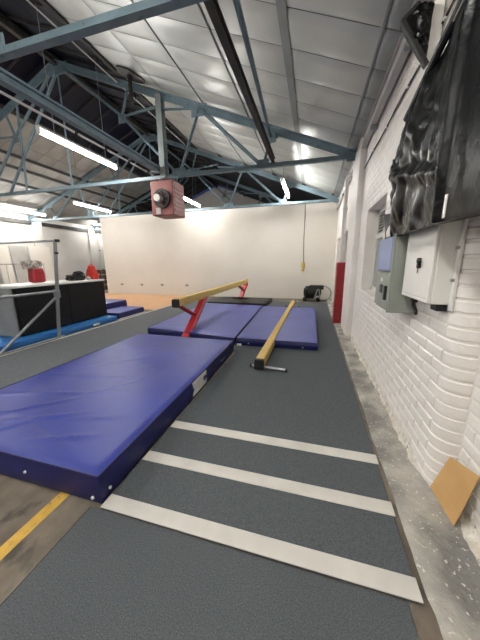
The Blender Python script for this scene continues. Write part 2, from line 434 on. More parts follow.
def strip(parent, x, wd, zf, m, name):
    x0, x1 = x - wd / 2, x + wd / 2
    MB().add([(x0, 1.6, zf(x0) - .004), (x1, 1.6, zf(x1) - .004), (x1, LY, zf(x1) - .004), (x0, LY, zf(x0) - .004), (x0, 1.6, zf(x0) + .02), (x1, 1.6, zf(x1) + .02), (x1, LY, zf(x1) + .02), (x0, LY, zf(x0) + .02)],
             [(3, 2, 1, 0), (4, 5, 6, 7), (0, 1, 5, 4), (1, 2, 6, 5), (2, 3, 7, 6), (3, 0, 4, 7)]).build(name, m, parent)
for c_, (xa_, xb_, zf_, ly_) in ((ceil_r, (.80, GX0, zr, LY)), (ceil_l, (GX1, LX, zl, LYL))):
    MB().add([(xa_, ly_, zf_(xa_) + .005), (xb_, ly_, zf_(xb_) + .005), (xb_, Y1, zf_(xb_) + .005), (xa_, Y1, zf_(xa_) + .005), (xa_, ly_, zf_(xa_) + .025), (xb_, ly_, zf_(xb_) + .025), (xb_, Y1, zf_(xb_) + .025), (xa_, Y1, zf_(xa_) + .025)], [(3, 2, 1, 0), (4, 5, 6, 7), (0, 1, 5, 4), (1, 2, 6, 5), (2, 3, 7, 6), (3, 0, 4, 7)]).build('roof_felt', 'felt', c_)
strip(ceil_r, -.45, .10, zr, 'seam', 'seam_strip')
strip(ceil_r, .52, .02, zr, 'seam', 'seam_strip')
for x in (-1.45, -2.45): strip(ceil_r, x, .018, zr, 'seam', 'seam_strip')
# rooflights
def rooflight(idx, xa, xb, zf, ang, label):
    fr = MB()
    for x in (xa, xb): fr.bar((x, Y0, zf(x)), (x, Y1, zf(x)), .09, .10)
    o = fr.build('window_%d' % idx, 'steel_dk'); tag(o, label, kind='structure')
    xm = (xa + xb) / 2; PW = .61; half = abs(xa - xb) / 2 / CS
    pm = MB().box((-half / 2 + .004, -PW / 2 + .004, -.003), (half / 2 - .004, PW / 2 - .004, .003)).mesh('pane', 'glass')
    bmh = MB().angle((-half, 0, 0), (half, 0, 0), .035, .05, .008).mesh('glazing_bar', 'steel_dk')
    y = Y0
    while y < Y1 - .3:
        for q in (-.5, .5):
            x = xm + q * (xb - xa) / 2
            p = mesh_obj('pane', pm, o); p.location = (x, y + PW / 2, zf(x) + .03); p.rotation_euler = (0, ang, 0)
        g = mesh_obj('glazing_bar', bmh, o); g.location = (xm, y, zf(xm)); g.rotation_euler = (0, ang, 0)
        y += PW
    return o
rl = rooflight(4, GX0, RX, zr, ANG, 'dark rooflight glazing on the right of the ridge')
rooflight(5, RX, GX1, zl, -ANG, 'dark rooflight glazing on the left of the ridge')
MB().ibeam((RX, Y0, RZ - .1), (RX, Y1, RZ - .1), .1, .16, .012).build('ridge_beam', 'steel_dk', rl)

# ================================================================== STEELWORK
TC = 3.36                                # bottom chord level
def rafter_z(x): return 3.325 + .395 * (.75 - x) if x > RX else 3.325 + .395 * (.75 - RX) - .395 * (RX - x)
def node(x, top): return (x, 0, rafter_z(x) if top else TC)
def make_truss(full=True):
    t = thing('roof_truss', (0, 0, 0), 'x', 'roof truss', 'blue steel roof trusses')
    ap = node(RX, 1)
    xr, xl = .73, 2 * RX - .73
    for sx, x in ((1, xr), (-1, xl)):
        MB().angle((x, 0, rafter_z(x)), ap, .14, .13, .018).build('rafter', 'steel', t)
    ch = MB(); ch.angle((xr, 0, TC), (xl, 0, TC), .075, .085, .014, up=(0, 0, -1)).build('bottom_chord', 'steel', t)
    def mir(x): return 2 * RX - x
    def web(a, b, w=.06, m='steel', nm='diagonal'): return MB().angle(a, b, w, w, .010, up=(0, 1, 0)).build(nm, m, t)
    for f in (lambda x: x, mir):
        C1, C2 = (f(-1.12), 0, TC), (f(-3.05), 0, TC)
        R1, R2, R3 = node(f(-.92), 1), node(f(-2.5), 1), node(f(-4.2), 1)
        web(C1, R1, .05); web(C1, R2, .07); XW.append(web(C2, R2, .06))
        N1 = (f(-4.42), 0, 4.72)
        web(C2, N1, .06); web(N1, (f(-5.95), 0, ap[2] - .08), .06); web(N1, R3, .05)
        web(N1, (f(-3.42), 0, 4.80), .05); web(R2, (f(-3.42), 0, 4.72), .05)
        # gusset plates
        for (p, w_, h_) in ((C1, .26, .16), (C2, .34, .2), (R1, .22, .2), (R2, .36, .22), (N1, .2, .18)):
            dz = .05 if p[2] == TC else -.05
            MB().cbox((p[0] - w_ / 2, -.012, p[2] + dz - h_ / 2), (p[0] + w_ / 2, .012, p[2] + dz + h_ / 2), .01, 1).build('gusset_plate', 'steel', t)
    web((RX, 0, ap[2] - .05), (RX - .02, 0, TC), .03, nm='tie_rod')
    web((RX, 0, ap[2] - .1), (-8.35, 0, TC), .06); web((-7.55, 0, rafter_z(-7.55)), (-7.7, 0, TC), .05)
    MB().cbox((RX - .3, -.014, ap[2] - .22), (RX + .3, .014, ap[2] + .02), .012, 1).build('gusset_plate', 'steel', t)
    MB().cbox((xr - .22, -.014, TC - .08), (xr + .01, .014, TC + .14), .012, 1).build('gusset_plate', 'steel', t)
    return t
XW = []
tr0 = make_truss()
tl = [('nearest blue grey roof truss crossing the top left corner', 2.2), ('blue grey roof truss above the red heater', 5.8),
      ('blue grey roof truss just above the top of the white partition', 9.4), ('farthest blue grey roof truss beyond the white partition', 13.0)]
for i, (lb, y) in enumerate(tl):
    t = tr0 if i == 0 else copy_tree(tr0)
    t.location = (0, y, 0); t['label'] = lb
    if y == 5.8:
        o = MB().ibeam((-3.42, 0, TC - .02), (-3.42, 0, rafter_z(-3.42)), .13, .16, .014, up=(0, 1, 0)).build('post', 'steel_lt'); o.parent = t
for o in XW: bpy.data.objects.remove(o)      # the nearest truss has no such strut in view
g = thing('steel_girder', (-3.52, 1.0, 3.44), 'long blue grey steel girder running into the truss post at upper left', 'girder')
MB().ibeam((-3.52, Y0 + .02, 3.49), (-3.52, 5.72, 3.49), .11, .13, .03).build('web_and_flanges', 'steel', g)
for y in (2.2, 5.6): MB().cbox((-3.62, y - .06, 3.40), (-3.42, y + .06, 3.425), .004, 1).build('bearing_plate', 'steel', g)
g = thing('cable_conduit', (-3.60, 1.0, 3.36), 'white conduit with black clips under the steel girder', 'conduit')
MB().cyl((-3.62, Y0 + .02, 3.375), (-3.62, 5.66, 3.375), .016).build('pipe', 'conduit', g, True)
for y in (3.6, 4.2, 4.8, 5.4): MB().ring((-3.62, y, 3.375), (0, 1, 0), .016, .03, .04, 10).build('clip', 'black', g)
g = thing('roof_conduit', (-4.5, 3, 5.2), 'thin white conduit along the lower edge of the dark rooflight', 'conduit')
xq = GX0 - .16
MB().cyl((xq, 1.0, zr(xq) - .14), (xq, 9.0, zr(xq) - .14), .014).build('pipe', 'conduit', g, True)
for y in (3.0, 4.6, 6.4, 8.0): MB().cbox((xq - .02, y, zr(xq) - .15), (xq + .02, y + .03, zr(xq) - .0), .004, 1).build('clip', 'black', g)
g = thing('tie_beam', (-.9, 2.2, 3.4), 'dark brown steel beam spanning between the two near trusses', 'beam')
MB().ibeam((-.90, 2.12, 3.45), (-.90, 5.86, 3.45), .07, .10, .012).build('web_and_flanges', 'steel_dk', g)
for y in (2.2, 5.8): MB().cbox((-.97, y - .05, 3.385), (-.83, y + .05, 3.40), .003, 1).build('bearing_plate', 'steel', g)
g = thing('roof_brace', (-.7, 2.2, 3.42), 'thin blue grey brace beside the dark roof beam', 'brace')
MB().angle((-.70, 2.2, 3.46), (-.96, 5.78, 3.86), .055, .055, .01).build('bar', 'steel', g)
MB().cbox((-1.04, 5.70, 3.74), (-.84, 5.74, 3.93), .01, 1).build('bracket', 'steel', g)
MB().cbox((-.80, 2.14, 3.40), (-.62, 2.18, 3.52), .01, 1).build('bracket', 'steel', g)
for x, lb in ((-9.35, 'upper dark purlin on the left roof slope'), (-9.85, 'middle dark purlin on the left roof slope'), (-10.6, 'lower dark purlin on the left roof slope')):
    g = thing('purlin', (x, 0, zl(x) - .1), lb, 'purlin', 'purlins of the left slope')
    MB().ibeam((x, Y0 + .02, zl(x) - .09), (x, Y1 - .02, zl(x) - .09), .06, .09, .012).build('bar', 'steel_dk', g)
    for y in (2.2, 5.8, 9.4, 13.0): MB().cbox((x - .05, y - .05, zl(x) - .155), (x + .05, y + .05, zl(x) - .13), .004, 1).build('cleat', 'steel', g)
g = thing('eave_channel', (.7, 0, 3.2), 'grey steel channel along the top of the brick wall', 'steel channel')
MB().ibeam((.69, Y0 + .02, 3.31), (.69, PY - .02, 3.31), .07, .18, .012).build('channel', 'conduit', g)
for y in (2.9, 4.3, 6.4, 8.0): MB().cbox((.655, y, 3.17), (.747, y + .05, 3.22), .004, 1).build('bracket', 'steel_lt', g)
g = thing('wall_cable', (.74, 3, 2.9), 'thin black cable run along the brick wall under the eave', 'cable')
MB().tube([(.735, 1.6 + i * .35, 2.93 + .012 * math.sin(i * 1.7)) for i in range(11)], .009).build('cable', 'black', g, True)
for i in range(0, 11, 2): MB().ring((.737, 1.59 + i * .35, 2.93 + .012 * math.sin(i * 1.7)), (0, 1, 0), .009, .014, .03, 8).build('clip', 'white_metal', g)
# flue through the roof
g = thing('roof_flue', (-3.9, 5.3, 4.7), 'short dark flue pipe with a sooty collar under the roof', 'flue pipe')
xf, yf = -3.95, 5.55
MB().cyl((xf, yf, zr(xf) - .55), (xf, yf, zr(xf) + .02), .045, 14).build('pipe', 'steel_dk', g, True)
b = MB(); n = 20; vs = []
for rr, dz in ((.05, -.02), (.30, -.02), (.30, .0)):
    for i in range(n):
        a = 2 * math.pi * i / n; x = xf + rr * math.cos(a) * (1 + .15 * math.sin(3 * a)); y = yf + rr * .8 * math.sin(a); vs.append((x, y, zr(x) + dz - .012))
b.add(vs, [(k * n + i, k * n + (i + 1) % n, (k + 1) * n + (i + 1) % n, (k + 1) * n + i) for k in range(2) for i in range(n)]).build('collar', 'steel_dk', g)

# ================================================================== FLUORESCENT LIGHTS
def make_light(L_):
    t = thing('fluorescent_light', (0, 0, 0), 'x', 'light', 'fluorescent tube lights')
    MB().prof((0, -L_ / 2 - .02, .055), (0, L_ / 2 + .02, .055), [(-.05, -.012), (.05, -.012), (.035, .035), (-.035, .035)]).build('housing', 'white_metal', t)
    MB().cyl((0, -L_ / 2, 0), (0, L_ / 2, 0), .027, 12).build('tube', 'tube', t, True)
    for s in (-1, 1): MB().cbox((-.035, s * (L_ / 2 + .012) - .014, -.036), (.035, s * (L_ / 2 + .012) + .014, .046), .006).build('end_cap', 'white_metal', t)
    return t
LT = [(-4.58, 4.72, 3.6, 'brightest fluorescent tube light hanging left of the steel girder'),
      (-8.4, 8.8, 3.56, 'fluorescent tube light hanging above the left end of the partition'),
      (-11.9, 8.7, 3.6, 'fluorescent tube light at the left edge by the old wall'),
      (-4.45, 9.12, 3.6, 'fluorescent tube light partly hidden behind the red heater'),
      (-.93, 8.5, 3.55, 'fluorescent tube light under the right roof slope near the brick wall'),
      (-1.0, .6, 3.6, 'added unseen fluorescent tube light overhead on the right'),  # tubes from here down are added to light the foreground and brick wall
      (-1.0, -2.2, 3.6, 'rearmost added fluorescent tube light on the right, unseen, well behind the viewer'),
      (-4.58, .3, 3.6, 'added unseen fluorescent tube light overhead at the left'),
      (-8.4, 3.6, 3.6, 'added unseen fluorescent tube light over the bars out at the left'),  # added out of view for more light from the left
      (-8.4, -.9, 3.6, 'added unseen fluorescent tube light at the far left behind the viewer'),
      (-11.9, 13.2, 3.6, 'added fluorescent tube light beyond the partition by the left wall')]  # added to keep the far left wall bright
l0 = make_light(1.78)
for i, (x, y, z, lb) in enumerate(LT):
    t = l0 if i == 0 else copy_tree(l0)
    t.location = (x, y, z); t['label'] = lb
    zc = (zr(x) if x > RX else zl(x)) - z
    for s in (-.6, .6):
        o = MB().cyl((0, s, .07), (0, s, zc), .006, 6).build('hanger', 'steel_lt', None); o.parent = t

# ================================================================== HEATER
g = thing('unit_heater', (-3.33, 5.6, 2.5), 'dusty red unit heater with black fan hanging from the truss', 'heater')
hx0, hx1, hy0, hy1, hz0, hz1 = -3.57, -3.02, 5.42, 5.95, 2.46, 3.18
MB().cbox((hx0, hy0, hz0), (hx1, hy1, hz1), .02).build('casing', 'heater', g)
cx, cz = -3.28, 2.80
MB().ring((cx, hy0 - .05, cz), (0, 1, 0), .15, .20, .06, 24).build('fan_ring', 'black', g, True)
b = MB()
for k in range(5):
    a = k * 2 * math.pi / 5; d = Vector((math.cos(a), 0, math.sin(a))); e = Vector((-math.sin(a), 0, math.cos(a)))
    c = Vector((cx, hy0 - .02, cz)); b.add([c + d * .04 - e * .02, c + d * .15 - e * .05 + Vector((0, .01, 0)), c + d * .15 + e * .05 - Vector((0, .02, 0)), c + d * .04 + e * .02,
        c + d * .04 - e * .02 + Vector((0, .004, 0)), c + d * .15 - e * .05 + Vector((0, .014, 0)), c + d * .15 + e * .05 - Vector((0, .016, 0)), c + d * .04 + e * .02 + Vector((0, .004, 0))],
        [(0, 1, 2, 3), (7, 6, 5, 4), (0, 4, 5, 1), (1, 5, 6, 2), (2, 6, 7, 3), (3, 7, 4, 0)])
b.build('fan_blades', 'black', g)
MB().cyl((cx - .05, hy0 - .16, cz), (cx - .05, hy0 + .02, cz), .075, 18).build('motor', 'white_metal', g, True)
b = MB()
for k in range(3):
    r_ = .09 + .05 * k; b.ring((cx, hy0 - .058, cz), (0, 1, 0), r_, r_ + .006, .006, 20)
b.build('guard', 'steel_dk', g)
MB().cbox((hx0 + .12, hy0 - .02, hz0 + .02), (hx0 + .24, hy0 + .005, hz0 + .16), .004, 1).build('control_plate', 'board', g)
for k in range(6): MB().cbox((hx1 - .004, hy0 + .06, hz0 + .1 + k * .09), (hx1 + .012, hy1 - .06, hz0 + .15 + k * .09), .004, 1).build('louvre', 'heater', g)
for x, y in ((hx0 + .06, 5.75), (hx1 - .06, 5.75)): MB().cyl((x, y, hz1 - .01), (x, y, TC - .03), .012, 8).build('hanger', 'steel', g, True)

# ================================================================== FLOOR COVERINGS
cr = thing('carpet_runner', (-.3, 3, 0), 'charcoal carpet runner with three pale cross strips on the concrete', 'carpet')
MB().cbox((-1.13, .957, 0), (.505, 3.80, .014), .004, 1).cbox((-1.18, 3.80, 0), (.505, 9.35, .014), .004, 1).build('carpet', 'carpet', cr)
for y in (.957, 1.345, 1.738):
    MB().cbox((-1.128, y, .012), (.512, y + .092, .018), .002, 1).build('cross_strip', 'stripe', cr)
c2 = thing('carpet_piece', (-.3, 0, 0), 'charcoal carpet in the foreground before the first pale strip', 'carpet')
MB().cbox((-1.19, -2.6, 0), (.455, .952, .010), .004, 1).build('pile', 'carpet', c2)
MB().box((-1.194, -2.6, 0), (-1.188, .95, .007)).build('edge_binding', 'rubber', c2)
g = thing('grey_carpet', (-3, 5, 0), 'wide grey carpet on the floor between bars and landing mats', 'carpet')
MB().cbox((-4.62, 1.75, 0), (-2.985, 3.78, .009), .003, 1).cbox((-4.62, 3.78, 0), (-1.185, 9.6, .009), .003, 1).build('pile', 'carpet_l', g)
MB().box((-4.66, 1.75, 0), (-4.61, 9.6, .0105)).build('edge_binding', 'stripe', g)
fl2 = thing('timber_floor', (-7, 8.5, 0), 'pale orange timber boards on the floor before the partition', 'timber floor')
for k in range(18):
    y = 6.78 + k * .198
    MB().cbox((-10.5, y, 0), (-4.68, y + .194, .016), .003, 1).build('plank', 'timber', fl2)
g = MB().box((-1.46, -2.8, 0), (-1.39, 1.6, .0015)).build('floor_line', 'yellow_line'); tag(g, 'painted yellow line on the bare concrete at lower left', 'floor line')

# ================================================================== MATS
def soft_mat(parent, x0, x1, y0, y1, z0, z1, creases, top, side, quad=None, nx=40, ny=54, sag=.006, seed=0, edge=.02, kc=1.0):
    """closed vinyl cover: creased top sheet with rounded rim, and bulging side walls"""
    def W(p):
        if not quad: return Vector(p)
        u, v = (p[0] - x0) / (x1 - x0), (p[1] - y0) / (y1 - y0); q = [Vector(c) for c in quad]     # corners: near left, near right, far right, far left
        h = (q[0] * (1 - u) + q[1] * u) * (1 - v) + (q[3] * (1 - u) + q[2] * u) * v; return Vector((h.x, h.y, p[2]))
    vs = []; fs = []
    for i in range(nx + 1):
        for j in range(ny + 1):
            u, v = i / nx, j / ny; x = x0 + (x1 - x0) * u; y = y0 + (y1 - y0) * v
            d = min(x - x0, x1 - x, y - y0, y1 - y)
            z = z1 - edge * .5 * gauss(d / edge) + sag * noise.noise((x * 1.6 + seed, y * 1.6, seed)) * min(1, d / .15)
            for (ax, ay, bx, by, wd, am) in creases:
                A = Vector((ax, ay)); B = Vector((bx, by)); P = Vector((x, y)); t = max(0, min(1, (P - A).dot(B - A) / (B - A).length_squared))
                am *= kc
                dd = (P - (A + (B - A) * t)).length; z += am * gauss(dd / wd) * math.sin(math.pi * min(1, .12 + t)) * min(1, d / .04)
            vs.append(W((x, y, z)))
    for i in range(nx):
        for j in range(ny): fs.append((i * (ny + 1) + j, (i + 1) * (ny + 1) + j, (i + 1) * (ny + 1) + j + 1, i * (ny + 1) + j + 1))
    t = MB().add(vs, fs).build('top_cover', top, parent, True)
    # sides
    loop = [(x0 + (x1 - x0) * i / 30, y0) for i in range(30)] + [(x1, y0 + (y1 - y0) * i / 30) for i in range(30)] + [(x1 - (x1 - x0) * i / 30, y1) for i in range(30)] + [(x0, y1 - (y1 - y0) * i / 30) for i in range(30)]
    vs = []; lv = 6; n = len(loop)
    for k in range(lv + 1):
        tt = k / lv; z = z0 + (z1 - edge * .5 - z0) * tt
        for (x, y) in loop:
            bl = .012 * (1 - (2 * tt - 1) ** 2) * (1 + .8 * noise.noise((x * 4, y * 4, seed + tt * 2)))
            vs.append(W((x + (bl if x == x1 else -bl if x == x0 else 0), y + (bl if y == y1 else -bl if y == y0 else 0), z)))
    fs = [(k * n + i, k * n + (i + 1) % n, (k + 1) * n + (i + 1) % n, (k + 1) * n + i) for k in range(lv) for i in range(n)] + [tuple(range(n - 1, -1, -1))]
    MB().add(vs, fs).build('side_wall', side, parent, True)
    pts = [W((x, y, z1 - edge * .45)) for (x, y) in loop] ; pts.append(pts[0])
    MB().tube(pts, .006, 6).build('piping', side, t, True)
g = thing('crash_mat', (-2.0, 2.3, 0), 'large thick blue vinyl crash mat with white sticker on its side', 'gym mat')
cz_ = [(-2.9, 1.5, -1.35, 1.95, .020, .008), (-2.4, 1.15, -1.5, 1.62, .018, .010), (-2.9, 2.0, -1.3, 2.2, .022, .005), (-1.9, 1.1, -1.25, 1.35, .018, .007),
       (-2.7, 1.05, -1.75, 1.9, .014, .010), (-2.95, 2.6, -1.25, 2.45, .03, .004), (-2.2, 1.3, -1.3, 1.12, .02, -.007), (-2.9, 1.2, -2.1, 1.35, .018, .009),
       (-2.9, 3.1, -1.3, 2.95, .04, .004), (-2.3, 1.02, -2.0, 1.4, .014, .008), (-2.6, 2.2, -1.9, 2.9, .04, .004), (-1.85, 1.38, -1.22, 1.55, .014, .007), (-2.1, 1.6, -1.6, 2.3, .016, .006)]
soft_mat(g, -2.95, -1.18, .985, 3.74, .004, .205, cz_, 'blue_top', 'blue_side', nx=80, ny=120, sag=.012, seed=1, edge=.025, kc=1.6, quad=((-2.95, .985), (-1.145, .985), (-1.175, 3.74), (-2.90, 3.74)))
MB().cbox((-1.172, 2.24, .025), (-1.148, 2.60, .178), .004, 1).build('sticker', 'sticker', g)
for p, q in (((-1.140, 1.05, .06), (1, 0, 0)), ((-1.72, .975, .10), (0, -1, 0)), ((-1.19, .974, .05), (0, -1, 0))):
    MB().ring(p, q, .003, .010, .010, 10).build('air_vent', 'white_metal', g)
for y in (1.9, 3.1): MB().cbox((-1.172, y, .06), (-1.146, y + .18, .09), .006).build('handle', 'blue_side', g)
g = thing('landing_mat', (-2.2, 6.2, 0), 'periwinkle blue landing mat under the raised balance beam', 'gym mat', 'landing mats')
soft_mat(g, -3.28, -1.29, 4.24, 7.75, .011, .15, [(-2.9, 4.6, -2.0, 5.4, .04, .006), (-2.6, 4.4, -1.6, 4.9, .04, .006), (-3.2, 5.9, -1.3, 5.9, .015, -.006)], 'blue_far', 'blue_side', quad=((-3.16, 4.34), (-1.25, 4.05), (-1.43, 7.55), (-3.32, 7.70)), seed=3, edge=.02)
MB().cbox((-1.45, 4.03, .05), (-1.36, 4.06, .075), .006).build('fastening_tab', 'white_metal', g)
g = thing('landing_mat', (-.6, 5.8, 0), 'periwinkle blue landing mat under the low floor beam', 'gym mat', 'landing mats')
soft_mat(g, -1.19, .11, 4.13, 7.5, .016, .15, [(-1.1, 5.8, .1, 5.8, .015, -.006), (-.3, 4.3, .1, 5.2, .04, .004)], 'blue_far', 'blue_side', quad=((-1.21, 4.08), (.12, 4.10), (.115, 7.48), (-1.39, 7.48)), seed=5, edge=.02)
for x in (-1.0, -.1): MB().ring((x, 4.075, .06), (0, -1, 0), .003, .011, .008, 10).build('air_vent', 'white_metal', g)
MB().cbox((-1.20, 4.03, .0165), (-1.12, 4.06, .05), .006).build('fastening_tab', 'white_metal', g)
g = thing('black_mat', (-2.4, 9, 0), 'thick black mat under the far end of the raised balance beam', 'gym mat')
soft_mat(g, -3.35, -1.50, 7.9, 9.3, .014, .15, [(-3.3, 8.6, -1.5, 8.6, .02, -.006)], 'black_vinyl', 'black_vinyl', seed=8, edge=.02, nx=20, ny=20)
MB().cyl((-1.44, 7.92, .085), (-1.44, 9.28, .085), .065, 14).build('rolled_edge', 'rubber', g, True)
# left group
g = thing('blue_base_mat', (-5.5, 4, 0), 'long bright blue mat under the black padded pit wall', 'gym mat')
soft_mat(g, -6.9, -4.76, 1.9, 5.30, .0, .125, [], 'cyan_blue', 'cyan_blue', seed=11, edge=.02, nx=14, ny=24)
MB().cbox((-4.745, 4.55, .03), (-4.722, 4.72, .07), .005).build('handle', 'white_metal', g)
g = thing('blue_step_mat', (-5.6, 6.1, 0), 'lower dark blue mat beyond the pit wall, the front of two', 'gym mat', 'dark blue mats by the pit')
soft_mat(g, -5.56, -4.80, 5.44, 6.46, .0, .16, [], 'blue_far', 'blue_side', seed=12, edge=.02, nx=14, ny=14)
MB().box((-4.80, 5.42, .0), (-4.76, 6.46, .012)).build('base_strip', 'stripe', g)
g = thing('blue_step_mat', (-6.2, 6.9, 0), 'higher dark blue mat behind the lower one beyond the pit wall', 'gym mat', 'dark blue mats by the pit')
soft_mat(g, -7.4, -5.60, 5.44, 6.72, .0, .31, [], 'blue_far', 'blue_side', seed=13, edge=.02, nx=14, ny=14)
MB().cbox((-5.60, 6.52, .20), (-5.575, 6.68, .24), .006).build('handle', 'blue_side', g)

# ================================================================== BEAMS
def beam_profile(w, h): # suede beam cross-section, slightly barrelled
    return [(-w * .38, -h / 2), (w * .38, -h / 2), (w * .46, -h * .42), (w * .5, 0), (w * .46, h * .42), (w * .38, h / 2), (-w * .38, h / 2), (-w * .46, h * .42), (-w * .5, 0), (-w * .46, -h * .42)]
g = thing('floor_beam', (-.6, 5.8, 0), 'tan low balance beam lying on floor with black end and steel foot', 'balance beam')
MB().prof((-.625, 3.16, .095), (-.575, 8.5, .095 + .03), beam_profile(.125, .13)).build('body', 'suede', g)
for y, yy, dz in ((3.10, 3.16, 0), (8.5, 8.53, .03)):
    MB().prof((-.625 if y < 4 else -.575, y, .095 + dz), (-.625 if y < 4 else -.575, yy, .095 + dz), beam_profile(.128, .134)).build('end_cap', 'rubber', g)
f = MB().cyl((-.75, 3.20, .036), (-.27, 3.15, .036), .022, 12).build('foot', 'chrome', g, True)
for x, y in ((-.75, 3.20), (-.27, 3.15)): MB().cyl((x - .012, y, .036), (x + .012, y, .036), .024, 12).build('foot_cap', 'rubber', f, True)
f = MB().cyl((-.78, 8.3, .034), (-.40, 8.3, .034), .020, 12).build('foot', 'chrome', g, True)
for x in (-.78, -.40): MB().cyl((x - .015, 8.3, .034), (x + .015, 8.3, .034), .024, 12).build('foot_cap', 'rubber', f, True)

g = thing('balance_beam', (-2.4, 6.8, 0), 'raised tan balance beam standing on red steel legs', 'balance beam')
P0, P1 = Vector((-2.50, 4.30, .66)), Vector((-2.40, 9.5, .735))
D = (P1 - P0).normalized()
MB().prof(P0 + D * .07, P1 - D * .05, beam_profile(.125, .15)).build('body', 'suede', g)
MB().prof(P0, P0 + D * .075, beam_profile(.128, .154)).build('end_cap', 'rubber', g)
MB().prof(P1 - D * .055, P1, beam_profile(.128, .154)).build('end_cap', 'rubber', g)
def at(t): return P0 + (P1 - P0) * t + Vector((0, 0, -.07))
def support(foot, ta, tb, zf):
    A = at(ta); B = at(tb); F_ = Vector(foot)
    MB().bar(F_, A, .15, .10).build('leg', 'red', g)
    mid = F_ + (A - F_) * .52
    MB().bar(mid, B, .09, .06).build('brace', 'red_pad', g)
    MB().cbox((F_.x - .3, F_.y - .04, zf), (F_.x + .3, F_.y + .04, zf + .035), .008).build('base', 'red' if not zf else 'rubber', g)
    for t_ in (ta, tb):
        q = at(t_); MB().cbox((q.x - .055, q.y - .07, q.z - .012), (q.x + .055, q.y + .07, q.z + .004), .004, 1).build('clamp_plate', 'steel_dk', g)
support((-2.19, 4.00, .012), .26, .03, .0095)
support((-2.50, 8.95, .165), .985, .80, .151)

# ================================================================== BARS, PIT WALL, LEFT SIDE
g = thing('gymnastics_bar', (-4.7, 3.7, 0), 'grey steel high bar frame with diagonal stay at left edge', 'gymnastics bar')
pb, pt = (-4.70, 3.67, .0), (-4.42, 3.67, 1.80)
MB().cyl(pb, pt, .030, 14).build('post', 'tube_metal', g, True)
MB().cyl((-4.72, 3.67, 0), (-4.72, 3.67, .02), .07, 14).build('base_plate', 'tube_metal', g, True)
MB().cyl((-4.38, 3.67, 1.815), (-7.2, 3.67, 1.80), .021, 12).build('bar', 'tube_metal', g, True)
MB().cyl((-4.37, 3.67, 1.79), (-4.37, 3.67, 1.835), .04, 12).build('bar_clamp', 'black', g, True)
MB().cyl((-4.45, 3.66, 1.60), (-4.36, 3.63, 1.60), .018, 10).build('knob', 'black', g, True)
MB().cyl((-4.57, 3.67, .92), (-4.70, 1.7, .90), .022, 12).build('side_rail', 'tube_metal', g, True)
MB().cyl((-4.59, 3.67, .82), (-4.66, 2.62, .02), .022, 12).build('diagonal_stay', 'tube_metal', g, True)
MB().cyl((-4.70, 3.78, .022), (-4.66, 1.7, .022), .020, 12).build('floor_rail', 'tube_metal', g, True)
MB().cbox((-4.61, 3.63, .80), (-4.53, 3.71, .95), .008).build('sleeve', 'steel_lt', g)
MB().cyl((-7.2, 3.67, 0.12), (-7.2, 3.67, 1.83), .030, 14).build('post', 'tube_metal', g, True)

g = thing('pit_wall', (-5.9, 4.1, .12), 'black padded foam pit wall with pale top ledge', 'padded wall')
MB().cbox((-5.72, 3.22, .126), (-5.02, 5.26, 1.02), .03).build('body', 'black_vinyl', g)
MB().cbox((-5.72, 3.195, .126), (-5.03, 3.235, 1.0), .012).build('end_panel', 'grey_vinyl', g)
for k in range(2):
    y = 3.25 + k * 1.005; MB().cbox((-5.03, y, .14), (-4.985, y + 1.0, 1.0), .01).build('front_panel', 'black_vinyl', g)
MB().cbox((-5.74, 3.19, 1.0), (-4.97, 5.28, 1.045), .012).build('top_ledge', 'white_metal', g)

def blob(name, m, parent, c, r, seed, amp=.18, squash=None):
    b = MB(); n, mm = 18, 12; vs = []; fs = []
    for i in range(mm + 1):
        th = math.pi * i / mm
        for j in range(n):
            ph = 2 * math.pi * j / n; d = Vector((math.sin(th) * math.cos(ph), math.sin(th) * math.sin(ph), math.cos(th)))
            e = Vector([math.copysign(abs(q) ** .75, q) for q in d]); k = 1 + amp * noise.noise(d * 2.2 + Vector((seed, 0, 0)))
            vs.append(Vector(c) + Vector((e.x * r[0], e.y * r[1], e.z * r[2])) * k)
    for i in range(mm):
        for j in range(n): fs.append((i * n + j, i * n + (j + 1) % n, (i + 1) * n + (j + 1) % n, (i + 1) * n + j))
    zmin = min(v.z for v in vs); lo = c[2] - r[2]
    for v in vs: v.z = max(v.z, lo)
    return b.add(vs, fs).build(name, m, parent, True)
LZ = 1.047
def bag(name, m, parent, c, sz, seed, taper=.25, ex=.42, amp=.10):
    b = MB(); n, mm = 24, 16; vs = []; fs = []
    for i in range(mm + 1):
        th = math.pi * i / mm
        for j in range(n):
            ph = 2 * math.pi * j / n; d = Vector((math.sin(th) * math.cos(ph), math.sin(th) * math.sin(ph), math.cos(th)))
            e = Vector([math.copysign(abs(q) ** ex, q) for q in d]); k = 1 + amp * noise.noise(d * 3.1 + Vector((seed, 0, 0))) - .5 * amp * abs(noise.noise(d * 7 + Vector((seed, 3, 0))))
            tp = 1 - taper * (e.z + 1) / 2
            vs.append(Vector((c[0] + e.x * sz[0] * k * tp, c[1] + e.y * sz[1] * k * tp, max(c[2], c[2] + sz[2] * (1 + e.z * k)))))
    for i in range(mm):
        for j in range(n): fs.append((i * n + j, i * n + (j + 1) % n, (i + 1) * n + (j + 1) % n, (i + 1) * n + j))
    return b.add(vs, fs).build(name, m, parent, True)
g = thing('red_rucksack', (-5.16, 5.14, LZ), 'bright red rucksack standing on the pit wall ledge', 'bag')
bag('body', 'red_cloth', g, (-5.18, 5.13, LZ), (.10, .145, .135), 2, .35); bag('top_flap', 'red_cloth', g, (-5.18, 5.13, LZ + .24), (.065, .085, .045), 4, .3)
bag('front_pocket', 'red_cloth', g, (-5.08, 5.12, LZ), (.04, .10, .085), 6, .25)
MB().tube([(-5.18, 5.13 + .04 * math.cos(a), LZ + .325 + .035 * math.sin(a)) for a in [math.pi * i / 8 for i in range(9)]], .008).build('grab_handle', 'red_cloth', g, True)
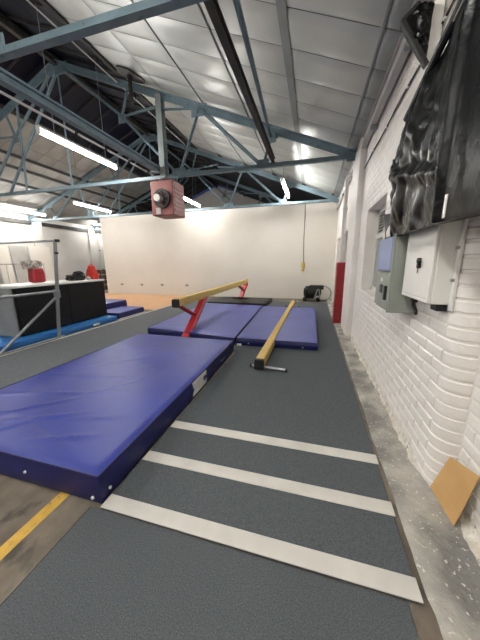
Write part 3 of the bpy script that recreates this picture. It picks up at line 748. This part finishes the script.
MB().tube([(-5.07, 5.25, LZ + .22), (-5.05, 5.262, LZ + .12), (-5.07, 5.255, LZ + .01)], .012).build('strap', 'black', g, True)
g = thing('black_bag', (-5.2, 4.7, LZ), 'crumpled black sports bag lying on the pit wall ledge', 'bag')
bag('body', 'black_vinyl', g, (-5.2, 4.68, LZ), (.11, .21, .065), 9, .1, .5, .3); bag('lid', 'black_vinyl', g, (-5.2, 4.76, LZ + .10), (.08, .13, .05), 12, .4, .6, .6)
MB().tube([(-5.09, 4.56 + .28 * i / 8, LZ + .12 + .08 * math.sin(math.pi * i / 8)) for i in range(9)], .010).build('handle', 'black', g, True)
g = thing('paper_bundle', (-5.10, 4.93, LZ), 'small white crumpled paper beside the black bag', 'paper')
blob('sheet', 'conduit', g, (-5.12, 4.955, LZ + .03), (.05, .035, .03), 20, .5); blob('fold', 'conduit', g, (-5.12, 4.95, LZ + .05), (.03, .025, .03), 23, .5)
g = thing('red_holdall', (-5.4, 3.92, LZ), 'dark red upright bag with patterned cloth on the pit wall near the bar', 'bag')
bag('body', 'red_pad', g, (-5.42, 3.98, LZ), (.10, .125, .15), 31, .12, .35); bag('patterned_cloth', 'pattern', g, (-5.42, 3.92, LZ + .27), (.09, .15, .085), 33, -.15, .4, .2)
MB().tube([(-5.30, 3.90 + .16 * i / 8, LZ + .17 + .06 * math.sin(math.pi * i / 8)) for i in range(9)], .010).build('handle', 'red_pad', g, True)
# boards leaning at the left wall
for (y, wd, h, m, lb) in ((7.75, .45, 2.2, 'partition', 'tall white panel leaning on the old left wall at left edge'), (8.30, .62, 2.22, 'board', 'grey panel leaning on the old left wall behind the bar'), (9.05, 1.0, 2.25, 'partition', 'wide white panel leaning on the left wall behind the red holdall')):
    g = thing('leaning_panel', (LX + .5, y, 0), lb, 'panel', 'panels leaning on the left wall')
    b = MB().add([(LX + .35, y, 0), (LX + .35, y + wd, 0), (LX + .17, y + wd, h), (LX + .17, y, h), (LX + .31, y, 0), (LX + .31, y + wd, 0), (LX + .13, y + wd, h), (LX + .13, y, h)],
             [(0, 1, 2, 3), (7, 6, 5, 4), (0, 4, 5, 1), (1, 5, 6, 2), (2, 6, 7, 3), (3, 7, 4, 0)]); b.build('sheet', m, g)
    for yy in (y - .012, y + wd): MB().bar((LX + .335, yy, 0), (LX + .15, yy, h), .025, .05).build('edge_strip', 'conduit', g)
g = thing('barrier_rail', (-8.6, 6.6, 0), 'thin pale barrier rail on short posts behind the pit wall', 'rail')
MB().cyl((-10.6, 6.6, 1.43), (-8.55, 6.6, 1.43), .018, 10).build('rail', 'conduit', g, True)
for x in (-10.3, -9.9, -9.35, -8.6): MB().cyl((x, 6.6, 0), (x, 6.6, 1.43), .018, 10).build('post', 'conduit', g, True)
g = thing('downpipe', (LX + .14, 13.2, 0), 'white downpipe on the old wall left of the partition edge', 'pipe')
MB().cyl((LX + .15, 13.25, 0), (LX + .15, 13.25, 3.2), .045, 12).build('pipe', 'leftwall', g, True)
for z in (.9, 2.2): MB().ring((LX + .15, 13.25, z), (0, 0, 1), .045, .06, .05, 12).build('bracket', 'steel_lt', g)
g = thing('wooden_crate', (-11.4, 12.0, 0), 'brown slatted wooden crate in the gap beside the partition', 'crate')
for k in range(4): MB().cbox((-11.75, 11.7, .04 + k * .28), (-11.0, 11.73, .27 + k * .28), .006, 1).build('slat', 'brown', g); MB().cbox((-11.03, 11.74, .04 + k * .28), (-11.0, 12.4, .27 + k * .28), .006, 1).build('slat', 'brown', g)
for x, y in ((-11.75, 11.73), (-11.06, 11.74), (-11.06, 12.36), (-11.75, 12.36)): MB().cbox((x, y, 0), (x + .03, y + .03, 1.16), .004, 1).build('corner_post', 'brown', g)
MB().cbox((-11.72, 11.74, .02), (-11.04, 12.4, .05), .004, 1).build('bottom', 'brown', g)

# ================================================================== PARTITION FITTINGS
for x, lb in ((-8.74, 'leftmost small wall socket low on the partition'), (-7.64, 'second small wall socket from the left of the partition'), (-6.58, 'third small wall socket from the left of the partition'), (-5.33, 'fourth small wall socket, nearest the raised beam')):
    g = thing('wall_socket', (x, PY, .46), lb, 'socket', 'sockets on the partition')
    MB().cbox((x - .075, PY - .018, .42), (x + .075, PY + .002, .51), .005).build('plate', 'board', g)
    for s in (-.035, .035): MB().cbox((x + s - .02, PY - .024, .44), (x + s + .02, PY - .014, .49), .004, 1).build('outlet', 'black', g)
g = thing('hanging_cable', (-.36, PY - .05, 1.1), 'thin dark cable hanging down the partition to a yellow connector', 'cable')
MB().tube([(-.40 + .02 * i / 8 + .008 * math.sin(i), PY - .04, 3.52 - i * .265) for i in range(9)], .010).build('cord', 'black', g, True)
MB().cbox((-.44, PY - .09, 1.20), (-.32, PY - .01, 1.40), .02).build('connector', 'yellow', g); MB().cyl((-.40, PY - .06, 1.08), (-.38, PY - .05, 1.21), .05, 12, .03).build('plug', 'yellow', g, True)

# blower
g = thing('air_blower', (.1, 9.85, 0), 'black air blower with pale hose on the floor by the partition', 'blower')
bx, by, bz = -.06, 9.86, .32
MB().cyl((bx - .16, by - .03, bz), (bx + .16, by + .05, bz), .24, 24).build('scroll_housing', 'black', g, True)
MB().ring((bx - .16, by - .03, bz), (-1, -.25, 0), .09, .17, .05, 20).build('intake_ring', 'rubber', g, True)
MB().cbox((bx - .05, by - .14, bz + .12), (bx + .46, by + .10, bz + .27), .03).build('outlet_duct', 'black', g)
MB().cyl((bx + .16, by + .05, bz), (bx + .36, by + .09, bz), .13, 18).build('motor', 'black', g, True)
for s in (-.18, .30): MB().cbox((bx + s - .08, by - .15, .0), (bx + s + .05, by + .17, .12), .02).build('foot', 'rubber', g)
MB().tube([(bx + .14, by - .26, .10), (bx + .24, by - .25, .44), (bx + .30, by - .26, .46), (bx + .34, by - .26, .12)], .022).build('carry_frame', 'tube_metal', g, True)
hp = []
for i in range(17):
    a = math.pi * (i / 16); hp.append((.40 + .27 * math.sin(a), 9.92, .28 - .27 * -math.cos(a) + .0))
MB().tube([(p[0], p[1], max(.03, p[2])) for p in hp] + [(.15, 9.95, .03)], .020).build('hose', 'tube_metal', g, True)

# ================================================================== RIGHT WALL FITTINGS
g = thing('padded_post', (.64, 6.3, 0), 'dark red padded post guard standing against the brick wall', 'post guard')
MB().cbox((.508, 6.2, .0), (.742, 6.5, 1.40), .03, 3).build('padding', 'red_pad', g)
for z in (.12, .7, 1.28): MB().cbox((.506, 6.194, z - .02), (.745, 6.506, z + .02), .008).build('strap', 'red_pad', g)
MB().cbox((.722, 6.19, .03), (.747, 6.2, 1.3), .003, 1).build('hook_tape', 'conduit', g)
g = thing('drainpipe', (.6, 6.4, 1.4), 'white vertical pipe rising from the red padded post guard', 'pipe')
MB().cyl((.60, 6.36, 1.40), (.60, 6.36, 3.12), .045, 14).build('pipe', 'white_metal', g, True)
for z in (1.6, 2.5): MB().ring((.60, 6.36, z), (0, 0, 1), .045, .06, .06, 14).build('collar', 'white_metal', g, True)
MB().tube([(.60, 6.36, 3.1), (.63, 6.3, 3.17), (.70, 6.2, 3.18)], .04, 10).build('swan_neck', 'white_metal', g, True)

g = thing('electric_cabinet', (.69, 1.9, 1.16), 'cream metal electric cabinet with black lock on the brick wall', 'cabinet')
y0, y1, z0, z1, xf = 1.672, 2.125, 1.163, 1.98, .636
MB().cbox((xf + .012, y0, z0), (WX - .003, y1, z1), .006).build('body', 'cab_white', g)
d_ = MB().cbox((xf - .006, y0 + .004, z0 + .004), (xf + .011, y1 - .004, z1 - .004), .004).build('door', 'cab_white', g)
MB().cyl((xf - .022, 1.845, 1.375), (xf - .004, 1.845, 1.375), .016, 14).build('lock', 'black', d_, True)
MB().cyl((xf - .022, 1.850, 1.405), (xf - .004, 1.850, 1.405), .018, 14).build('lock', 'black', d_, True)
MB().cbox((xf - .03, 1.795, 1.398), (xf - .016, 1.85, 1.412), .004, 1).build('key', 'black', d_)
MB().cbox((xf - .019, 1.843, 1.33), (xf - .015, 1.849, 1.365), .001, 1).build('key_tag', 'black', d_)
for z in (1.19,): MB().box((xf - .0075, y0 + .02, z), (xf - .005, y1 - .02, z + .003)).build('seam', 'board', d_)
MB().cbox((WX - .016, y0 - .028, z0 - .03), (WX - .001, y0 + .002, z1), .002, 1).build('back_flange', 'cab_white', g)
for z in (1.30, 1.47, 1.64): MB().cyl((WX - .03, y0 - .016, z), (WX - .012, y0 - .016, z), .009, 10).build('bolt', 'chrome', g, True)
MB().tube([(.68, 2.02, z0 + .005), (.68, 2.02, 1.11), (.695, 2.0, 1.07), (.69, 1.98, 1.05)], .011).build('cable', 'black', g, True)
MB().cbox((.665, 2.0, 1.125), (.70, 2.035, 1.165), .004, 1).build('cable_gland', 'black', g)
MB().cbox((.69, 1.70, 1.12), (.745, 1.78, 1.165), .004, 1).build('conduit_box', 'black', g)

g = thing('switch_box', (.66, 2.4, 1.02), 'grey green switch box with pale blue upper cover beside the window', 'switch box')
y0, y1, z0, z1, xf = 2.16, 2.58, 1.02, 1.60, .556
MB().cbox((xf + .014, y0, z0), (WX - .003, y1, z1), .006).build('body', 'cab_grey', g)
d_ = MB().cbox((xf - .004, y0 + .01, z0 + .02), (xf + .013, y1 - .01, z0 + .29), .006).build('door', 'cab_grey', g)
MB().cbox((xf - .022, 2.20, z0 + .09), (xf - .003, 2.235, z0 + .20), .006).build('handle', 'black', d_)
MB().cbox((xf - .007, 2.33, z0 + .13), (xf - .003, 2.42, z0 + .20), .002, 1).build('rating_plate', 'black', d_)
MB().cbox((xf - .007, 2.36, z0 + .225), (xf - .003, 2.40, z0 + .255), .001, 1).build('sticker', 'white_metal', d_)
MB().cbox((xf - .012, y0 + .02, z0 + .31), (xf + .013, y1 - .03, z1 - .02), .008).build('upper_cover', 'cab_blue', g)
MB().cbox((xf - .002, y0 + .002, z0), (xf + .014, y0 + .016, z1), .003, 1).build('frame_strip', 'cab_grey', g)

# black plastic sheet bundle hung over the wall fittings
def tarp():
    g = thing('plastic_sheet', (.65, 1.4, 1.6), 'large crumpled black plastic sheet draped high on the brick wall', 'plastic sheet')
    ya, yb = .50, 2.34; n = 190
    prof_n = 90; vs = []; fs = []
    for i in range(n + 1):
        t = i / n; y = ya + (yb - ya) * t
        zt = 2.30 + .21 * (2.34 - y) - (.0 if y < 2.15 else .5 * (y - 2.15) ** 1.3)
        zb = 1.572 + .02 * noise.noise((y * 3, 0, 7)) - .05 * max(0, (y - 2.1)) / .3
        wallx = (NX if y < STEP else WX) - .004
        for k in range(prof_n + 1):
            s = k / prof_n
            if s < .12: q = s / .12; x, z = wallx + (.545 - wallx) * q, zb + .06 * (1 - q)
            elif s < .88:
                q = (s - .12) / .76; z = zb + (zt - zb) * q; x = .545 - .02 * math.sin(math.pi * q)
            else: q = (s - .88) / .12; x, z = .545 + (wallx - .545) * q, zt + .015 * q
            far = max(0, min(1, (y - 1.40) / .30))          # crumpled part beyond the vertical fold
            amp = .003 + .017 * far
            nn = .9 * noise.noise((y * 2.6, z * 2.2, 1.3)) + .8 * (1 - 3.2 * abs(noise.noise((y * 4.5 + z * 2.5, z * 2.0 - y, 4)))) + .45 * (.5 - 2.2 * abs(noise.noise((y * 10 - z * 6, z * 7 + y * 3, 2))))
            inner = min(1, s / .14, (1 - s) / .14)
            x += inner * amp * nn
            x -= inner * .035 * gauss((y - 1.42 + .06 * (z - 2)) / .03) * far ** .0
            x -= inner * far * .03 * gauss((z - 1.93 - .25 * (y - 2.0)) / .035)
            z += .012 * far * noise.noise((y * 8, z * 8, 9)) * (1 if .1 < s < .9 else 0)
            xe = min(1, (yb - y) / .05); x = wallx + (x - wallx) * (xe ** .5 if xe > 0 else 0)
            vs.append((x, y, z))
    m_ = prof_n + 1
    for i in range(n):
        for k in range(prof_n): fs.append((i * m_ + k, (i + 1) * m_ + k, (i + 1) * m_ + k + 1, i * m_ + k + 1))
    MB().add(vs, fs).build('sheet', 'tarp', g, True)
    # rolled top edge with a light bead, loose flap at the far lower corner, wad at the far edge
    MB().tube([(.55, y, 2.305 + .21 * (2.34 - y)) for y in [.50 + .05 * i for i in range(35)]], .020).build('top_roll', 'black', g, True)
    MB().tube([(.528, y, 2.25 + .20 * (2.34 - y)) for y in [.50 + .05 * i for i in range(22)]], .006).build('hem_cord', 'cab_grey', g, True)
    fb = MB(); vs = []; fs = []
    for i in range(9):
        for k in range(9):
            u, v = i / 8, k / 8; vs.append((.545 + .012 * math.sin(5 * u + 3 * v), 2.28 + .22 * u * (1 - .3 * v), 1.76 - .23 * v * (.3 + .7 * u) + .02 * u))
    for i in range(8):
        for k in range(8): fs.append((i * 9 + k, (i + 1) * 9 + k, (i + 1) * 9 + k + 1, i * 9 + k + 1))
    o = fb.add(vs, fs).build('loose_flap', 'tarp', g, True); md = o.modifiers.new('thick', 'SOLIDIFY'); md.thickness = .003
    blob('wad', 'tarp', g, (.54, 2.23, 2.04), (.04, .09, .06), 40, .7)
    return g
tarp()
g = thing('door_edge_strip', (.505, 1.31, 1.575), 'thin white strip standing in for the cabinet door edge, before the black sheet', 'door_edge')  # stands in for the cabinet's door edge showing through a slit in the sheet
MB().cbox((.503, 1.30, 1.575), (.508, 1.318, 1.665), .001, 1).build('strip', 'white_metal', g)
MB().cbox((.5015, 1.305, 1.585), (.505, 1.312, 1.592), .001, 1).build('rivet', 'chrome', g)

g = thing('trunking_post', (.68, 2.3, 2.6), 'white vertical trunking post above the black plastic sheet', 'trunking')
MB().cbox((.662, 2.345, 2.36), (.735, 2.415, 3.17), .006).build('trunking', 'white_metal', g)
MB().cbox((.56, 2.22, 3.022), (.664, 2.44, 3.045), .004, 1).build('bracket_arm', 'white_metal', g)
for z in (2.72, 3.04): MB().cyl((.655, 2.38, z), (.663, 2.38, z), .007, 8).build('screw', 'chrome', g, True)
# wrapped floodlight
g = thing('wrapped_fixture', (.6, 2.3, 2.66), 'small wedge-shaped fixture wrapped in black plastic beside the white trunking post', 'wall fixture')
A4 = [Vector((.478, 0, 2.93)), Vector((.565, 0, 3.01)), Vector((.652, 0, 3.01)), Vector((.648, 0, 2.66))]
b = MB(); NN = 12; vs = []; fs = []
def wp(u, v, y):
    p = (A4[0] * (1 - u) + A4[1] * u) * (1 - v) + (A4[3] * (1 - u) + A4[2] * u) * v
    return Vector((p.x, y, p.z))
lay = [2.27, 2.285, 2.315, 2.33]
for li, y in enumerate(lay):
    for i in range(NN + 1):
        for k in range(NN + 1):
            sh = .0 if li in (1, 2) else .04; u, v = sh + (1 - 2 * sh) * i / NN, sh + (1 - 2 * sh) * k / NN
            p = wp(u, v, y); vs.append(p + Vector((0, -.05 * abs(noise.noise((p.x * 26 + p.z * 8, p.z * 14, 1))) if li == 0 else 0, 0)))
G = (NN + 1) ** 2
def gi(l, i, k): return l * G + i * (NN + 1) + k
for i in range(NN):
    for k in range(NN):
        fs.append((gi(0, i, k), gi(0, i + 1, k), gi(0, i + 1, k + 1), gi(0, i, k + 1)))
        fs.append((gi(3, i, k), gi(3, i, k + 1), gi(3, i + 1, k + 1), gi(3, i + 1, k)))
rim = [(i, 0) for i in range(NN)] + [(NN, k) for k in range(NN)] + [(NN - i, NN) for i in range(NN)] + [(0, NN - k) for k in range(NN)]
for l in range(3):
    for a_ in range(len(rim)):
        p_, q_ = rim[a_], rim[(a_ + 1) % len(rim)]; fs.append((gi(l, *p_), gi(l, *q_), gi(l + 1, *q_), gi(l + 1, *p_)))
used = sorted({i for f_ in fs for i in f_}); mp_ = {o_: n_ for n_, o_ in enumerate(used)}
b.add([vs[i] for i in used], [tuple(mp_[i] for i in f_) for f_ in fs]).build('wrapping', 'tarp', g, True)
MB().bar(wp(0, 0, 2.265), wp(0, 1, 2.265), .028, .028).build('frame_edge', 'black', g)
MB().bar(wp(0, 0, 2.265), wp(1, 0, 2.265), .022, .022).build('frame_edge', 'black', g)

# cardboard sheet leaning on the wall
g = thing('cardboard_sheet', (.8, 1.47, .02), 'tan cardboard sheet leaning on the brick wall above the concrete', 'cardboard')
q = [Vector((.765, 1.585, .045)), Vector((.790, 1.355, .025)), Vector((.845, 1.345, .36)), Vector((.818, 1.55, .30))]
nn = (q[1] - q[0]).cross(q[3] - q[0]).normalized(); nn = nn if nn.x < 0 else -nn
MB().add([p + nn * .004 for p in q] + [p + nn * .001 for p in q], [(0, 1, 2, 3), (7, 6, 5, 4), (0, 4, 5, 1), (1, 5, 6, 2), (2, 6, 7, 3), (3, 7, 4, 0)]).build('front_liner', 'card', g)
ins = [q[0] * .985 + (q[2] * .015), q[1] * .985 + q[3] * .015, q[2] * .985 + q[0] * .015, q[3] * .985 + q[1] * .015]
MB().add([p + nn * .001 for p in ins] + [p - nn * .004 for p in ins], [(0, 1, 2, 3), (7, 6, 5, 4), (0, 4, 5, 1), (1, 5, 6, 2), (2, 6, 7, 3), (3, 7, 4, 0)]).build('fluting', 'card_edge', g)
for o in bpy.data.objects:
    if '_w' in o: del o['_w']
